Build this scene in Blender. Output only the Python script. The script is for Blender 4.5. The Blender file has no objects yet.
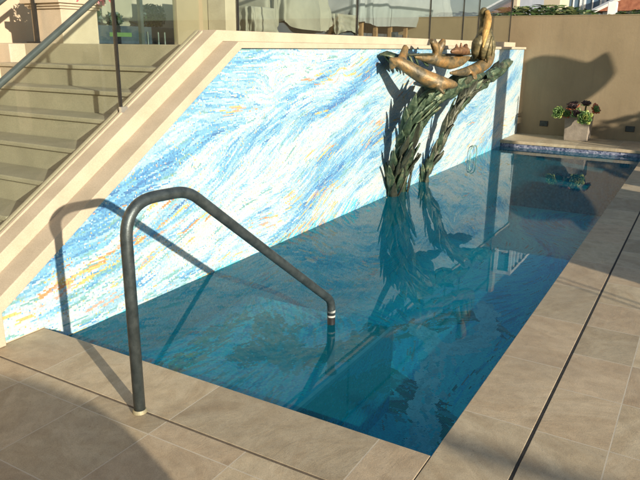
import bpy, bmesh, math, random
import numpy as np
from mathutils import Vector, Matrix

random.seed(7)
RNG = np.random.default_rng(11)
scene = bpy.context.scene
COL = scene.collection

# ------------------------------------------------------------------ helpers
def link(name, me, parent=None):
    o = bpy.data.objects.new(name, me)
    COL.objects.link(o)
    if parent is not None:
        o.parent = parent
    return o

def build(name, bm, m, parent=None, smooth=False, bevel=0.0, recalc=True):
    if recalc:
        bmesh.ops.recalc_face_normals(bm, faces=bm.faces)
    me = bpy.data.meshes.new(name)
    bm.to_mesh(me)
    bm.free()
    ms = m if isinstance(m, (list, tuple)) else [m]
    for q in ms:
        me.materials.append(q)
    if smooth:
        for p in me.polygons:
            p.use_smooth = True
    o = link(name, me, parent)
    if bevel:
        b = o.modifiers.new('bevel', 'BEVEL')
        b.width = bevel
        b.segments = 2
        b.limit_method = 'ANGLE'
        b.angle_limit = math.radians(40)
    return o

def thing(name, label, cat, loc=(0, 0, 0), group=None):
    o = bpy.data.objects.new(name, None)
    COL.objects.link(o)
    o.empty_display_size = 0.1
    tag(o, label, cat, group)
    o.location = loc
    return o

def tag(o, label=None, cat=None, group=None, kind=None):
    if label: o['label'] = label
    if cat: o['category'] = cat
    if group: o['group'] = group
    if kind: o['kind'] = kind
    return o

def keep_world(o, parent):
    """parent a mesh built in world coordinates under a moved empty"""
    o.parent = parent
    o.matrix_parent_inverse = Matrix.Translation(-Vector(parent.location))
    return o

def box(bm, x0, x1, y0, y1, z0, z1, mi=0):
    v = [bm.verts.new(c) for c in ((x0,y0,z0),(x1,y0,z0),(x1,y1,z0),(x0,y1,z0),(x0,y0,z1),(x1,y0,z1),(x1,y1,z1),(x0,y1,z1))]
    for f in ((0,3,2,1),(4,5,6,7),(0,1,5,4),(1,2,6,5),(2,3,7,6),(3,0,4,7)):
        fc = bm.faces.new([v[i] for i in f]); fc.material_index = mi
    return v

def bx(*a):
    bm = bmesh.new(); box(bm, *a); return bm

def prism_xz(bm, pts, y0, y1):
    a = [bm.verts.new((x, y0, z)) for x, z in pts]
    b = [bm.verts.new((x, y1, z)) for x, z in pts]
    n = len(pts)
    bm.faces.new(a); bm.faces.new(b[::-1])
    for i in range(n):
        bm.faces.new((a[i], b[i], b[(i+1) % n], a[(i+1) % n]))

def prism_yz(bm, pts, x0, x1):
    a = [bm.verts.new((x0, y, z)) for y, z in pts]
    b = [bm.verts.new((x1, y, z)) for y, z in pts]
    n = len(pts)
    bm.faces.new(a); bm.faces.new(b[::-1])
    for i in range(n):
        bm.faces.new((a[i], b[i], b[(i+1) % n], a[(i+1) % n]))

def fillet(pts, r, n=8):
    pts = [Vector(p) for p in pts]
    out = [pts[0]]
    for i in range(1, len(pts)-1):
        p, a, b = pts[i], (pts[i-1]-pts[i]), (pts[i+1]-pts[i])
        rr = r[i-1] if isinstance(r, (list, tuple)) else r
        rr = min(rr, a.length*.48, b.length*.48)
        s, e = p+a.normalized()*rr, p+b.normalized()*rr
        for k in range(n+1):
            t = k/n
            out.append(s*(1-t)**2 + p*2*t*(1-t) + e*t*t)
    out.append(pts[-1])
    return out

def spline(pts, n=8):
    P = [Vector(p) for p in pts]
    P = [P[0]*2-P[1]] + P + [P[-1]*2-P[-2]]
    out = []
    for i in range(1, len(P)-2):
        for k in range(n):
            t = k/n
            a, b, c, d = P[i-1], P[i], P[i+1], P[i+2]
            out.append(.5*((2*b)+(c-a)*t+(2*a-5*b+4*c-d)*t*t+(3*b-a-3*c+d)*t**3))
    out.append(P[-2])
    return out

def lerpn(vals, n):
    vals = list(vals)
    xs = np.linspace(0, len(vals)-1, n)
    return np.interp(xs, range(len(vals)), vals)

def tube(bm, pts, r, seg=12, flat=1.0, caps=True, up=(0, 0, 1)):
    pts = [Vector(p) for p in pts]
    n = len(pts)
    rs = list(lerpn(r, n)) if isinstance(r, (list, tuple, np.ndarray)) else [r]*n
    t0 = (pts[1]-pts[0]).normalized()
    u = Vector(up)
    if abs(u.dot(t0)) > .95: u = Vector((1, 0, 0))
    u = (u - t0*u.dot(t0)).normalized()
    rings = []
    for i in range(n):
        t = (pts[min(i+1, n-1)]-pts[max(i-1, 0)]).normalized()
        u = (u - t*u.dot(t)).normalized()
        w = t.cross(u)
        rings.append([bm.verts.new(pts[i]+(u*math.cos(a)*flat+w*math.sin(a))*rs[i]) for a in [2*math.pi*k/seg for k in range(seg)]])
    for i in range(n-1):
        for k in range(seg):
            bm.faces.new((rings[i][k], rings[i][(k+1) % seg], rings[i+1][(k+1) % seg], rings[i+1][k]))
    if caps:
        bm.faces.new(rings[0][::-1]); bm.faces.new(rings[-1])

def ball(bm, c, r, sx=1, sy=1, sz=1, seg=12):
    m = Matrix.Translation(c) @ Matrix.Diagonal((r*sx, r*sy, r*sz, 1))
    bmesh.ops.create_uvsphere(bm, u_segments=seg, v_segments=max(6, seg*2//3), radius=1, matrix=m)

# ------------------------------------------------------------------ materials
class N:
    def __init__(s, name):
        s.m = bpy.data.materials.new(name); s.m.use_nodes = True
        s.t = s.m.node_tree; s.t.nodes.clear()
        s.out = s.t.nodes.new('ShaderNodeOutputMaterial')
        s.co = None
    def n(s, typ, **kw):
        nd = s.t.nodes.new(typ)
        ins = kw.pop('ins', {})
        for k, v in kw.items(): setattr(nd, k, v)
        for k, v in ins.items():
            if hasattr(v, 'is_output') or isinstance(v, bpy.types.NodeSocket): s.t.links.new(v, nd.inputs[k])
            else: nd.inputs[k].default_value = v
        return nd
    def obj(s):
        if s.co is None: s.co = s.n('ShaderNodeTexCoord').outputs['Object']
        return s.co
    def math(s, op, a, b=0.0, c=None):
        d = {0: a, 1: b}
        if c is not None: d[2] = c
        return s.n('ShaderNodeMath', operation=op, ins=d).outputs[0]
    def noise(s, scale, detail=3, rough=.55, vec=None, dist=0.0):
        return s.n('ShaderNodeTexNoise', ins={'Vector': vec or s.obj(), 'Scale': scale, 'Detail': detail, 'Roughness': rough, 'Distortion': dist})
    def ramp(s, fac, stops, interp='LINEAR'):
        r = s.n('ShaderNodeValToRGB', ins={'Fac': fac})
        r.color_ramp.interpolation = interp
        e = r.color_ramp.elements
        while len(e) < len(stops): e.new(.5)
        for i, (p, c) in enumerate(stops):
            e[i].position = p
            e[i].color = (c[0], c[1], c[2], 1) if isinstance(c, (tuple, list)) else (c, c, c, 1)
        return r.outputs[0]
    def mix(s, fac, a, b, mode='MIX'):
        r = s.n('ShaderNodeMix', data_type='RGBA', blend_type=mode)
        for i, v in ((0, fac), (6, a), (7, b)):
            if isinstance(v, bpy.types.NodeSocket): s.t.links.new(v, r.inputs[i])
            else: r.inputs[i].default_value = v if i == 0 else (tuple(v)+(1,))[:4]
        return r.outputs[2]
    def bump(s, h, strength=.3, dist=.01, normal=None):
        d = {'Height': h, 'Strength': strength, 'Distance': dist}
        if normal is not None: d['Normal'] = normal
        return s.n('ShaderNodeBump', ins=d).outputs[0]
    def pbr(s, color, rough=.6, metal=0.0, normal=None, **kw):
        d = {'Base Color': color if isinstance(color, bpy.types.NodeSocket) else tuple(color)+(1,), 'Roughness': rough, 'Metallic': metal}
        if normal is not None: d['Normal'] = normal
        d.update(kw)
        b = s.n('ShaderNodeBsdfPrincipled', ins=d)
        s.t.links.new(b.outputs[0], s.out.inputs[0])
        return s.m

def simple(name, c1, c2, scale=8, rough=.7, metal=0, bump=.2, bscale=60, bdist=.004, detail=5, fine=.0):
    k = N(name)
    f = k.noise(scale, detail).outputs[0]
    col = k.ramp(f, [(.32, c1), (.68, c2)])
    h = k.noise(bscale, 4).outputs[0]
    if fine:
        col = k.mix(fine, col, k.ramp(h, [(.3, .25), (.7, .9)]), 'OVERLAY')
    return k.pbr(col, rough, metal, k.bump(h, bump, bdist))

def stone_tiles(name, cells, grout=.0025, cols=None, dark=None, bricks=True):
    """stone slabs: cells = (offset_x, size_x, offset_y, size_y)"""
    ox, sx, oy, sy = cells
    k = N(name)
    sep = k.n('ShaderNodeSeparateXYZ', ins={0: k.obj()})
    u = k.math('DIVIDE', k.math('SUBTRACT', sep.outputs[0], ox), sx)
    v = k.math('DIVIDE', k.math('SUBTRACT', sep.outputs[1], oy), sy)
    fu, fv = k.math('FLOOR', u), k.math('FLOOR', v)
    idv = k.n('ShaderNodeCombineXYZ', ins={0: fu, 1: fv})
    wn = k.n('ShaderNodeTexWhiteNoise', noise_dimensions='2D', ins={'Vector': idv.outputs[0]})
    # joints
    du = k.math('MULTIPLY', k.math('PINGPONG', u, .5), sx)
    dv = k.math('MULTIPLY', k.math('PINGPONG', v, .5), sy)
    d = k.math('MINIMUM', du, dv)
    joint = k.math('LESS_THAN', d, grout)
    # veined sandstone, the vein direction shifts from slab to slab
    off = k.n('ShaderNodeVectorMath', operation='MULTIPLY_ADD', ins={0: wn.outputs['Color'], 1: (7, 7, 7), 2: k.obj()})
    rot = k.n('ShaderNodeVectorRotate', rotation_type='Z_AXIS', ins={'Vector': off.outputs[0], 'Angle': k.math('MULTIPLY', wn.outputs['Value'], 5.0)})
    st = k.n('ShaderNodeVectorMath', operation='MULTIPLY', ins={0: rot.outputs[0], 1: (1.0, 2.0, 1)})
    cloud = k.noise(2.6, 6, .62, st.outputs[0], 1.2).outputs[0]
    vein = k.noise(5.0, 8, .7, st.outputs[0], 2.5).outputs[0]
    speck = k.noise(220, 3, .7).outputs[0]
    cols = cols or [(.375, .283, .168), (.435, .345, .215), (.49, .402, .262), (.41, .312, .187)]
    c = k.ramp(cloud, [(.28, cols[0]), (.45, cols[1]), (.6, cols[2]), (.75, cols[3])])
    c = k.mix(k.ramp(vein, [(.54, 0.0), (.74, .2)]), c, (.27, .185, .105))
    tone = k.ramp(wn.outputs['Value'], [(0, .70), (.25, .9), (.7, 1.0), (1, 1.14)])
    c = k.mix(1.0, c, tone, 'MULTIPLY')
    c = k.mix(k.ramp(wn.outputs['Color'], [(.55, 0.0), (.8, .4)]), c, (.335, .228, .14))
    mott = k.noise(14, 6, .7, off.outputs[0], .5).outputs[0]
    c = k.mix(.30, c, k.ramp(mott, [(.3, .25), (.7, .75)]), 'OVERLAY')
    pit = k.noise(75, 3, .6).outputs[0]
    c = k.mix(k.ramp(pit, [(.62, 0.0), (.72, .45)]), c, (.16, .115, .07))
    c = k.mix(.34, c, k.ramp(speck, [(.3, .2), (.7, .8)]), 'OVERLAY')
    stain = k.noise(1.1, 5, .6).outputs[0]
    c = k.mix(k.ramp(stain, [(.5, 0.0), (.72, .45)]), c, (.26, .205, .14))
    c = k.mix(k.math('MULTIPLY', joint, .85), c, (.52, .46, .35))
    h = k.math('ADD', k.math('MULTIPLY', speck, .25), k.math('MULTIPLY', vein, .9))
    h = k.math('SUBTRACT', h, k.math('MULTIPLY', joint, .5))
    rough = k.ramp(vein, [(.3, .52), (.7, .72)])
    return k.pbr(c, rough, 0, k.bump(h, .42, .004))

def mosaic_mat(name, cell):
    k = N(name)
    at = k.n('ShaderNodeAttribute', attribute_name='tesserae')
    sep = k.n('ShaderNodeSeparateXYZ', ins={0: k.obj()})
    # use x and (y+z): the panels are axis-aligned so one of y/z is constant
    u = k.math('DIVIDE', sep.outputs[0], cell)
    v = k.math('DIVIDE', k.math('ADD', sep.outputs[1], sep.outputs[2]), cell)
    idv = k.n('ShaderNodeCombineXYZ', ins={0: k.math('FLOOR', u), 1: k.math('FLOOR', v)})
    wn = k.n('ShaderNodeTexWhiteNoise', noise_dimensions='2D', ins={'Vector': idv.outputs[0]})
    d = k.math('MINIMUM', k.math('PINGPONG', u, .5), k.math('PINGPONG', v, .5))
    g = k.math('LESS_THAN', d, .06)
    c = k.mix(k.math('MULTIPLY', g, .55), at.outputs['Color'], (.42, .45, .44))
    tilt = k.n('ShaderNodeVectorMath', operation='MULTIPLY_ADD', ins={0: wn.outputs['Color'], 1: (.18, .18, .18), 2: (-.09, -.09, -.09)})
    geo = k.n('ShaderNodeNewGeometry')
    nn = k.n('ShaderNodeVectorMath', operation='ADD', ins={0: geo.outputs['Normal'], 1: tilt.outputs[0]})
    nz = k.n('ShaderNodeVectorMath', operation='NORMALIZE', ins={0: nn.outputs[0]})
    r = k.math('ADD', k.math('MULTIPLY', wn.outputs['Value'], .25), .25)
    return k.pbr(c, r, 0, k.bump(k.math('SUBTRACT', 1.0, g), .25, .001, nz.outputs[0]), **{'Specular IOR Level': .35})

def water_mat():
    k = N('pool_water')
    n1 = k.noise(1.3, 2, .5).outputs[0]
    n2 = k.noise(5.5, 2, .5, None, .6).outputs[0]
    n3 = k.noise(17, 2, .5).outputs[0]
    h = k.math('ADD', k.math('MULTIPLY', n1, 1.0), k.math('ADD', k.math('MULTIPLY', n2, .16), k.math('MULTIPLY', n3, .015)))
    nb = k.bump(h, WATER_BUMP, .03)
    fr = k.n('ShaderNodeFresnel', ins={'IOR': 1.35, 'Normal': nb})
    gl = k.n('ShaderNodeBsdfGlossy', ins={'Color': (1, 1, 1, 1), 'Roughness': .012, 'Normal': nb})
    tr = k.n('ShaderNodeBsdfTransparent', ins={'Color': WATER_TINT+(1,)})
    df = k.n('ShaderNodeBsdfDiffuse', ins={'Color': WATER_BODY+(1,)})
    bd = k.n('ShaderNodeMixShader', ins={0: WATER_CLOUD, 1: tr.outputs[0], 2: df.outputs[0]})
    ff = k.math('POWER', fr.outputs[0], 1.2)
    mx = k.n('ShaderNodeMixShader', ins={0: ff, 1: bd.outputs[0], 2: gl.outputs[0]})
    k.t.links.new(mx.outputs[0], k.out.inputs[0])
    return k.m

def glass_mat(name, tint=(.93, .965, .945), refl=1.0):
    k = N(name)
    smear = k.noise(2.2, 4, .6).outputs[0]
    bf = k.n('ShaderNodeNewGeometry').outputs['Backfacing']
    fr = k.n('ShaderNodeFresnel', ins={'IOR': k.math('ADD', 1.45, k.math('MULTIPLY', bf, 1/1.45-1.45))})
    gl = k.n('ShaderNodeBsdfGlossy', ins={'Color': (refl, refl, refl, 1), 'Roughness': .01})
    tr = k.n('ShaderNodeBsdfTransparent', ins={'Color': k.mix(k.ramp(smear, [(.4, 0.0), (.8, .25)]), tint, tuple(.93*t for t in tint))})
    mx = k.n('ShaderNodeMixShader', ins={0: fr.outputs[0], 1: tr.outputs[0], 2: gl.outputs[0]})
    k.t.links.new(mx.outputs[0], k.out.inputs[0])
    return k.m

WATER_BUMP = .022
WATER_TINT = (.60, 1.0, 1.0)
WATER_BODY = (.006, .58, .80)
WATER_CLOUD = .13

M = {}
NEAR_COLS = None
M['coping_near'] = stone_tiles('coping_stone_near', (-40, 80, -.415, .81))
M['coping_right'] = stone_tiles('coping_stone_right', (.385, .615, -40, 80))
M['deck_near'] = stone_tiles('deck_stone_near', (-.455, .41, -.415, .405))
M['deck_right'] = stone_tiles('deck_stone_right', (.385, .41, -2.835, .41))
M['gap'] = simple('dark_joint', (.012, .011, .010), (.03, .026, .02), 30, .9)
M['ledge'] = stone_tiles('ledge_stone', (8.9, 3, -.6, .61))
M['cream'] = simple('cream_render', (.46, .35, .235), (.52, .41, .28), 3, .85, 0, .25, 140, .003, fine=.1)
M['cap'] = simple('cast_stone_cream', (.37, .305, .215), (.445, .37, .268), 5, .75, 0, .3, 160, .003, fine=.18)
k = N('tan_render')
f1 = k.noise(1.6, 5).outputs[0]
stv = k.n('ShaderNodeVectorMath', operation='MULTIPLY', ins={0: k.obj(), 1: (5.0, 5.0, .45)})
f2 = k.noise(1.6, 5, .65, stv.outputs[0]).outputs[0]
f3 = k.noise(150, 4, .6).outputs[0]
c = k.ramp(f1, [(.32, (.222, .166, .094)), (.68, (.268, .203, .118))])
c = k.mix(k.ramp(f2, [(.52, 0.0), (.75, .35)]), c, (.165, .125, .078))
c = k.mix(.25, c, k.ramp(f3, [(.3, .25), (.7, .75)]), 'OVERLAY')
M['tan'] = k.pbr(c, .9, 0, k.bump(k.math('ADD', f3, k.noise(24, 3).outputs[0]), .45, .004))
M['step'] = simple('step_stone', (.26, .225, .155), (.33, .285, .20), 4, .8, 0, .3, 120, .003, fine=.18)
M['bronze_green'] = None
M['steel_dark'] = simple('weathered_grey_steel', (.036, .047, .048), (.075, .09, .09), 26, .40, .5, .35, 220, .002, fine=.2)
M['steel'] = simple('brushed_steel', (.5, .5, .48), (.62, .62, .6), 20, .35, .9, .05)
M['rail_green'] = simple('grey_green_handrail', (.055, .072, .064), (.08, .098, .088), 14, .45, .35, .08, 200, .001)
M['black'] = simple('black_metal', (.012, .012, .012), (.025, .023, .02), 20, .45, .3, .1)
M['glass'] = glass_mat('clear_glass')
M['brass'] = simple('pale_fitting', (.25, .22, .13), (.33, .29, .18), 20, .5, .3, .1)

def bronze(name, stops, scale, rough=.48, metal=.35):
    k = N(name)
    f = k.noise(scale, 5, .6, None, .8).outputs[0]
    c = k.ramp(f, stops)
    h = k.noise(38, 4, .6).outputs[0]
    c = k.mix(.3, c, k.ramp(h, [(.3, .15), (.7, .85)]), 'OVERLAY')
    return k.pbr(c, rough, metal, k.bump(h, .5, .008))
M['bronze_green'] = bronze('green_bronze', [(.28, (.016, .022, .016)), (.42, (.036, .062, .034)), (.54, (.072, .108, .06)), (.66, (.18, .175, .095)), (.8, (.04, .065, .04))], 9)
M['bronze_dark'] = bronze('dark_bronze', [(.3, (.022, .022, .018)), (.5, (.05, .055, .035)), (.68, (.10, .10, .06))], 6)
M['bronze_gold'] = bronze('golden_bronze', [(.30, (.045, .040, .024)), (.43, (.12, .092, .046)), (.55, (.22, .14, .055)), (.66, (.31, .165, .05)), (.78, (.14, .125, .07))], 8, .5, .25)
M['bronze_olive'] = bronze('olive_bronze', [(.3, (.045, .042, .024)), (.5, (.13, .11, .05)), (.7, (.25, .19, .085))], 11)
M['bronze_red'] = bronze('reddish_bronze', [(.3, (.06, .035, .02)), (.5, (.17, .085, .04)), (.7, (.26, .16, .07))], 12)

# ------------------------------------------------------------------ mosaic painting (numpy: one colour per tessera)
def vnoise(x, y, seed, fx, fy):
    g = np.random.default_rng(seed).random((128, 128))
    X, Y = x*fx+31.7, y*fy+17.3
    xi, yi = np.floor(X).astype(int), np.floor(Y).astype(int)
    a, b = X-xi, Y-yi
    a = a*a*(3-2*a); b = b*b*(3-2*b)
    G = lambda i, j: g[i % 128, j % 128]
    return (G(xi, yi)*(1-a)+G(xi+1, yi)*a)*(1-b)+(G(xi, yi+1)*(1-a)+G(xi+1, yi+1)*a)*b

PAL = np.array([
    (.54, .60, .57),   # 0 white
    (.42, .555, .60),  # 1 ice
    (.28, .485, .60),  # 2 pale blue
    (.14, .38, .57),   # 3 sky blue
    (.065, .27, .51),  # 4 blue
    (.03, .16, .39),   # 5 deep blue
    (.15, .36, .36),   # 6 teal green
    (.56, .42, .12),   # 7 yellow
    (.54, .23, .07),   # 8 orange
    (.52, .33, .25),   # 9 salmon
    (.05, .17, .10),   # 10 kelp green
    (.13, .075, .03),  # 11 brown
    (.05, .53, .78),   # 12 pool blue
    (.15, .72, .80),   # 13 aqua
    (.50, .30, .22),   # 14 muted red
])
VORT = [(2.22, 1.20, .11, 1), (3.35, 1.24, .08, -1), (6.9, .75, .2, -1)]
def wall_angle(X, Z):
    t = np.clip((1.15-Z)/.5, 0, 1)
    th = np.radians(4+15*t)
    s = np.clip((1.7-X)/1.1, 0, 1)
    th = th*(1-s)+np.radians(11)*s
    s = np.clip((X-5)/1.5, 0, 1)
    th = th*(1-s)+np.radians(20)*s
    th = th+(vnoise(X, Z, 1, 1.1, 2.4)-.5)*.75+(vnoise(X, Z, 2, 3.4, 6)-.5)*.45
    vx, vz = np.cos(th), np.sin(th)
    for cx, cz, r, sg in VORT:
        dx, dz = X-cx, Z-cz
        d2 = dx*dx+dz*dz
        w = np.exp(-d2/(r*r))*1.5
        d = np.sqrt(d2)+1e-4
        vx += -dz/d*w*sg; vz += dx/d*w*sg
    return np.arctan2(vz, vx)

def floor_angle(X, Z):
    th = (vnoise(X, Z, 5, .7, 1.1)-.5)*2.4+.25
    return th

class Canvas:
    def __init__(s, x0, x1, z0, z1, cell, base):
        s.x0, s.z0, s.c = x0, z0, cell
        s.nx, s.nz = int(round((x1-x0)/cell)), int(round((z1-z0)/cell))
        s.a = np.zeros((s.nx, s.nz, 3)); s.a[:] = base
    def strokes(s, X, Z, L, W, C, ang, step=.6):
        """X,Z starts; L lengths; W half width in cells; C colour rows; drawn along the flow"""
        n = len(X)
        X, Z = X.copy(), Z.copy()
        ds = s.c*step
        for k in range(int(L.max()/ds)+1):
            act = L > k*ds
            th = ang(X, Z)
            cx, cz = np.cos(th), np.sin(th)
            taper = np.minimum(1, 3*np.minimum((k*ds)/np.maximum(L, 1e-6), 1-(k*ds)/np.maximum(L, 1e-6))+.25)
            for o in np.arange(-3, 3.01, .7):
                m = act & (abs(o) <= W*taper)
                if not m.any(): continue
                i = np.floor((X[m]-cz[m]*o*s.c-s.x0)/s.c).astype(int)
                j = np.floor((Z[m]+cx[m]*o*s.c-s.z0)/s.c).astype(int)
                ok = (i >= 0) & (i < s.nx) & (j >= 0) & (j < s.nz)
                s.a[i[ok], j[ok]] = C[m][ok]
            X += cx*ds; Z += cz*ds
    def finish(s, speck=.05, pal=(0, 1, 3, 4, 7, 9), gain=1.0):
        sh = (s.nx, s.nz)
        s.a *= (1+(RNG.random(sh)-.5)*.34)[..., None]
        m = RNG.random(sh) < speck
        s.a[m] = PAL[RNG.choice(pal, m.sum())]
        s.a = np.clip(s.a*gain, .005, .82)
    def mesh(s, name, m, to3d, mask=None, parent=None):
        nx, nz = s.nx, s.nz
        gx = s.x0+np.arange(nx+1)*s.c
        gz = s.z0+np.arange(nz+1)*s.c
        A, B = np.meshgrid(gx, gz, indexing='ij')
        co = to3d(A.ravel(), B.ravel())
        i, j = np.meshgrid(np.arange(nx), np.arange(nz), indexing='ij')
        k = np.ones((nx, nz), bool) if mask is None else mask(s.x0+(i+.5)*s.c, s.z0+(j+.5)*s.c)
        i, j = i[k], j[k]
        q = np.stack([i*(nz+1)+j, (i+1)*(nz+1)+j, (i+1)*(nz+1)+j+1, i*(nz+1)+j+1], 1)
        used = np.unique(q)
        remap = np.full(len(co), -1); remap[used] = np.arange(len(used))
        q = remap[q]; co = co[used]
        me = bpy.data.meshes.new(name)
        me.vertices.add(len(co)); me.vertices.foreach_set('co', co.astype(np.float32).ravel())
        nf = len(q)
        me.loops.add(nf*4); me.loops.foreach_set('vertex_index', q.astype(np.int32).ravel())
        me.polygons.add(nf)
        me.polygons.foreach_set('loop_start', (np.arange(nf)*4).astype(np.int32))
        me.update(calc_edges=True)
        at = me.attributes.new('tesserae', 'FLOAT_COLOR', 'CORNER')
        cc = np.concatenate([s.a[i, j], np.ones((nf, 1))], 1)
        at.data.foreach_set('color', np.repeat(cc, 4, 0).astype(np.float32).ravel())
        me.materials.append(m)
        me.validate()
        return link(name, me, parent)

def choose(cands, w, n):
    w = np.array(w, float); w /= w.sum()
    return RNG.choice(cands, n, p=w)

def paint_wall():
    c = Canvas(-.26, 10.1, -1.11, 1.50, .009, (.55, .72, .76))
    def layer(n, Lr, Wr, zlo=-1.1, zhi=1.5, warm=1.0, pick=None):
        X = RNG.uniform(-.6, 10.1, n); Z = RNG.uniform(zlo, zhi, n)
        L = RNG.uniform(*Lr, n); W = RNG.uniform(*Wr, n)
        # streams of white and of blue that follow the flow
        a = .42
        s1 = vnoise(X*np.cos(a)+Z*np.sin(a), -X*np.sin(a)+Z*np.cos(a), 21, .8, 5.2)
        s2 = vnoise(X, Z, 22, 1.6, 3.1)
        sf = vnoise(X*np.cos(.3)+Z*np.sin(.3), -X*np.sin(.3)+Z*np.cos(.3), 28, 1.1, 15)
        s = .30*s1+.20*s2+.36*sf+RNG.normal(0, .085, n)
        s = (s-s.mean())/s.std()
        s = s+.35*np.clip((Z-.8)/.5, 0, 1)*np.clip((4.5-X)/2, 0, 1)-.12
        ids = np.digitize(s, [-.90, -.10, .68, 1.42, 2.2])      # 0..5 white -> deep blue
        C = PAL[ids].copy()
        # warm and green accents gathered in drifts
        wv = vnoise(X, Z, 23, 1.5, 5.5)+.5*vnoise(X, Z, 24, 4, 9)
        warm_p = np.clip((wv-1.0)*1.0, 0, .5)*warm
        band = np.exp(-((Z-(.13+.17*(X+.25)))/.055)**2)*np.exp(-((X-.05)/.55)**2)
        band2 = np.exp(-((Z-(-.05+.33*(X-.2)))/.05)**2)*np.exp(-((X-.65)/.5)**2)
        band3 = np.exp(-((Z-(.02+.30*(X-1.7)))/.06)**2)*np.exp(-((X-2.2)/.5)**2)
        band4 = np.exp(-((Z-1.22-.03*(X-3))/.05)**2)*np.exp(-((X-3.2)/.6)**2)
        r = RNG.random(n)
        m = r < np.maximum(warm_p, np.maximum(.6*band, np.maximum(.34*band2, np.maximum(.34*band3, .32*band4))))
        C[m] = PAL[choose([7, 8, 9, 0], [.60, .12, .20, .08], m.sum())]
        hot = m & ((band > .4) & (RNG.random(n) < .25)); C[hot] = PAL[8]
        gm = (~m) & (RNG.random(n) < .022+.12*np.exp(-((X-.3)/.8)**2)*(Z < .45)); C[gm] = PAL[6]
        # below the water line the palette shifts to deeper blues, with reds and greens
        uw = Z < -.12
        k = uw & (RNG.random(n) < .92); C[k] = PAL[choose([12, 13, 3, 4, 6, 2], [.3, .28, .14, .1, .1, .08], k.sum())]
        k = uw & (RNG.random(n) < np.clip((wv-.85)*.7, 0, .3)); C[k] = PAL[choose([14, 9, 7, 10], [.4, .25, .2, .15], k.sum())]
        C *= (1+(RNG.random(n)-.5)*.2)[:, None]
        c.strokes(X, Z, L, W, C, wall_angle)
    layer(9000, (.3, .7), (1.3, 3.0), warm=.3)
    layer(20000, (.15, .45), (.5, 1.6), warm=.7)
    layer(22000, (.08, .26), (.3, .8), warm=.9)
    c.finish(.045, gain=.84)
    return c

def paint_floor():
    c = Canvas(0, 9.06, -2.26, .0, .012, (.035, .36, .55))
    n = 12000
    X = RNG.uniform(-.3, 9, n); Z = RNG.uniform(-2.25, 0, n)
    s = .6*vnoise(X, Z, 41, .9, 2.2)+.4*vnoise(X, Z, 42, 2.4, 4)+RNG.normal(0, .1, n)
    ids = np.array([13, 13, 13, 12, 12, 4])[np.digitize(s, [.3, .42, .54, .66, .78])]
    C = PAL[ids]*(1+(RNG.random(n)-.5)*.4)[:, None]
    c.strokes(X, Z, RNG.uniform(.2, .55, n), RNG.uniform(.5, 2.4, n), C, floor_angle)
    n = 500
    X = RNG.uniform(0, 9, n); Z = RNG.uniform(-2.2, 0, n)
    C = PAL[choose([14, 10, 9, 7, 6], [.3, .3, .1, .1, .2], n)]*.8
    c.strokes(X, Z, RNG.uniform(.05, .25, n), RNG.uniform(.3, .6, n), C, floor_angle)
    def path(pts, w, ids, n, jit, L=(.1, .3), da=0.0):
        P = spline([(a, b, 0) for a, b in pts], 12)
        P = np.array([(p.x, p.y) for p in P])
        D = np.gradient(P, axis=0); A = np.arctan2(D[:, 1], D[:, 0])+da
        k = RNG.integers(0, len(P), n)
        off = RNG.normal(0, jit, (n, 2))
        ang = A[k]+RNG.normal(0, .18, n)
        X, Z = P[k, 0]+off[:, 0], P[k, 1]+off[:, 1]
        c.strokes(X, Z, RNG.uniform(L[0], L[1], n), RNG.uniform(.4, w*1.7, n), PAL[RNG.choice(ids, n)]*RNG.uniform(.6, 1.1, n)[:, None], lambda a, b: ang)
    # drifting kelp: brown and green streaks, and pale fish shapes
    PAL[1] = (.82, .85, .84); PAL[2] = (.66, .78, .8); PAL[10] = (.03, .12, .03); PAL[11] = (.10, .045, .01)
    path([(2.5, -.75), (2.36, -.95), (2.29, -1.17), (2.1, -1.45), (1.8, -1.75)], 1.8, [10, 11, 11, 10, 6], 420, .05)
    path([(2.6, -.5), (3.1, -.75), (3.6, -.95), (3.9, -1.2)], 1.2, [10, 6, 10, 11], 120, .07)
    path([(1.9, -1.0), (2.0, -1.35), (1.8, -1.8)], 1.2, [10, 10, 6, 11], 120, .06)
    path([(3.9, -1.0), (4.0, -1.25), (3.8, -1.55)], 1.4, [11, 14, 10], 60, .05)
    path([(3.45, -.82), (3.15, -1.19), (3.3, -1.42), (3.83, -1.43), (4.19, -1.3)], 2.2, [2, 1, 1, 1], 330, .04, (.1, .2))
    path([(3.15, -1.19), (2.57, -1.32), (2.04, -1.48), (1.7, -1.6)], 1.8, [2, 2, 1, 1, 13], 260, .05, (.1, .25))
    path([(4.6, -.9), (4.2, -.7), (4.5, -.45)], 1.0, [2, 1, 13], 60, .04, (.08, .2))
    PAL[1] = (.42, .555, .60); PAL[2] = (.27, .46, .57)
    c.finish(.03, (12, 13, 4, 6))
    return c

# ------------------------------------------------------------------ the setting: pool, deck, terrace, ground
def structure(o):
    o['kind'] = 'structure'; return o

WZ = -.105          # water level
FZ = -1.10          # pool floor

structure(build('ground', bx(-40, 90, -70, 90, -1.6, -1.30), simple('garden_soil', (.10, .085, .05), (.16, .14, .08), .6, .95)))

# pool coping: near run and right-hand run, mitred as two butted slabs
structure(build('pool_coping', bx(-.335, 0, -2.25, -.0, -.06, 0), M['coping_near'], bevel=.003))
structure(build('pool_coping', bx(-.335, 9.05, -2.545, -2.253, -.06, 0), M['coping_right'], bevel=.003))
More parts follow.
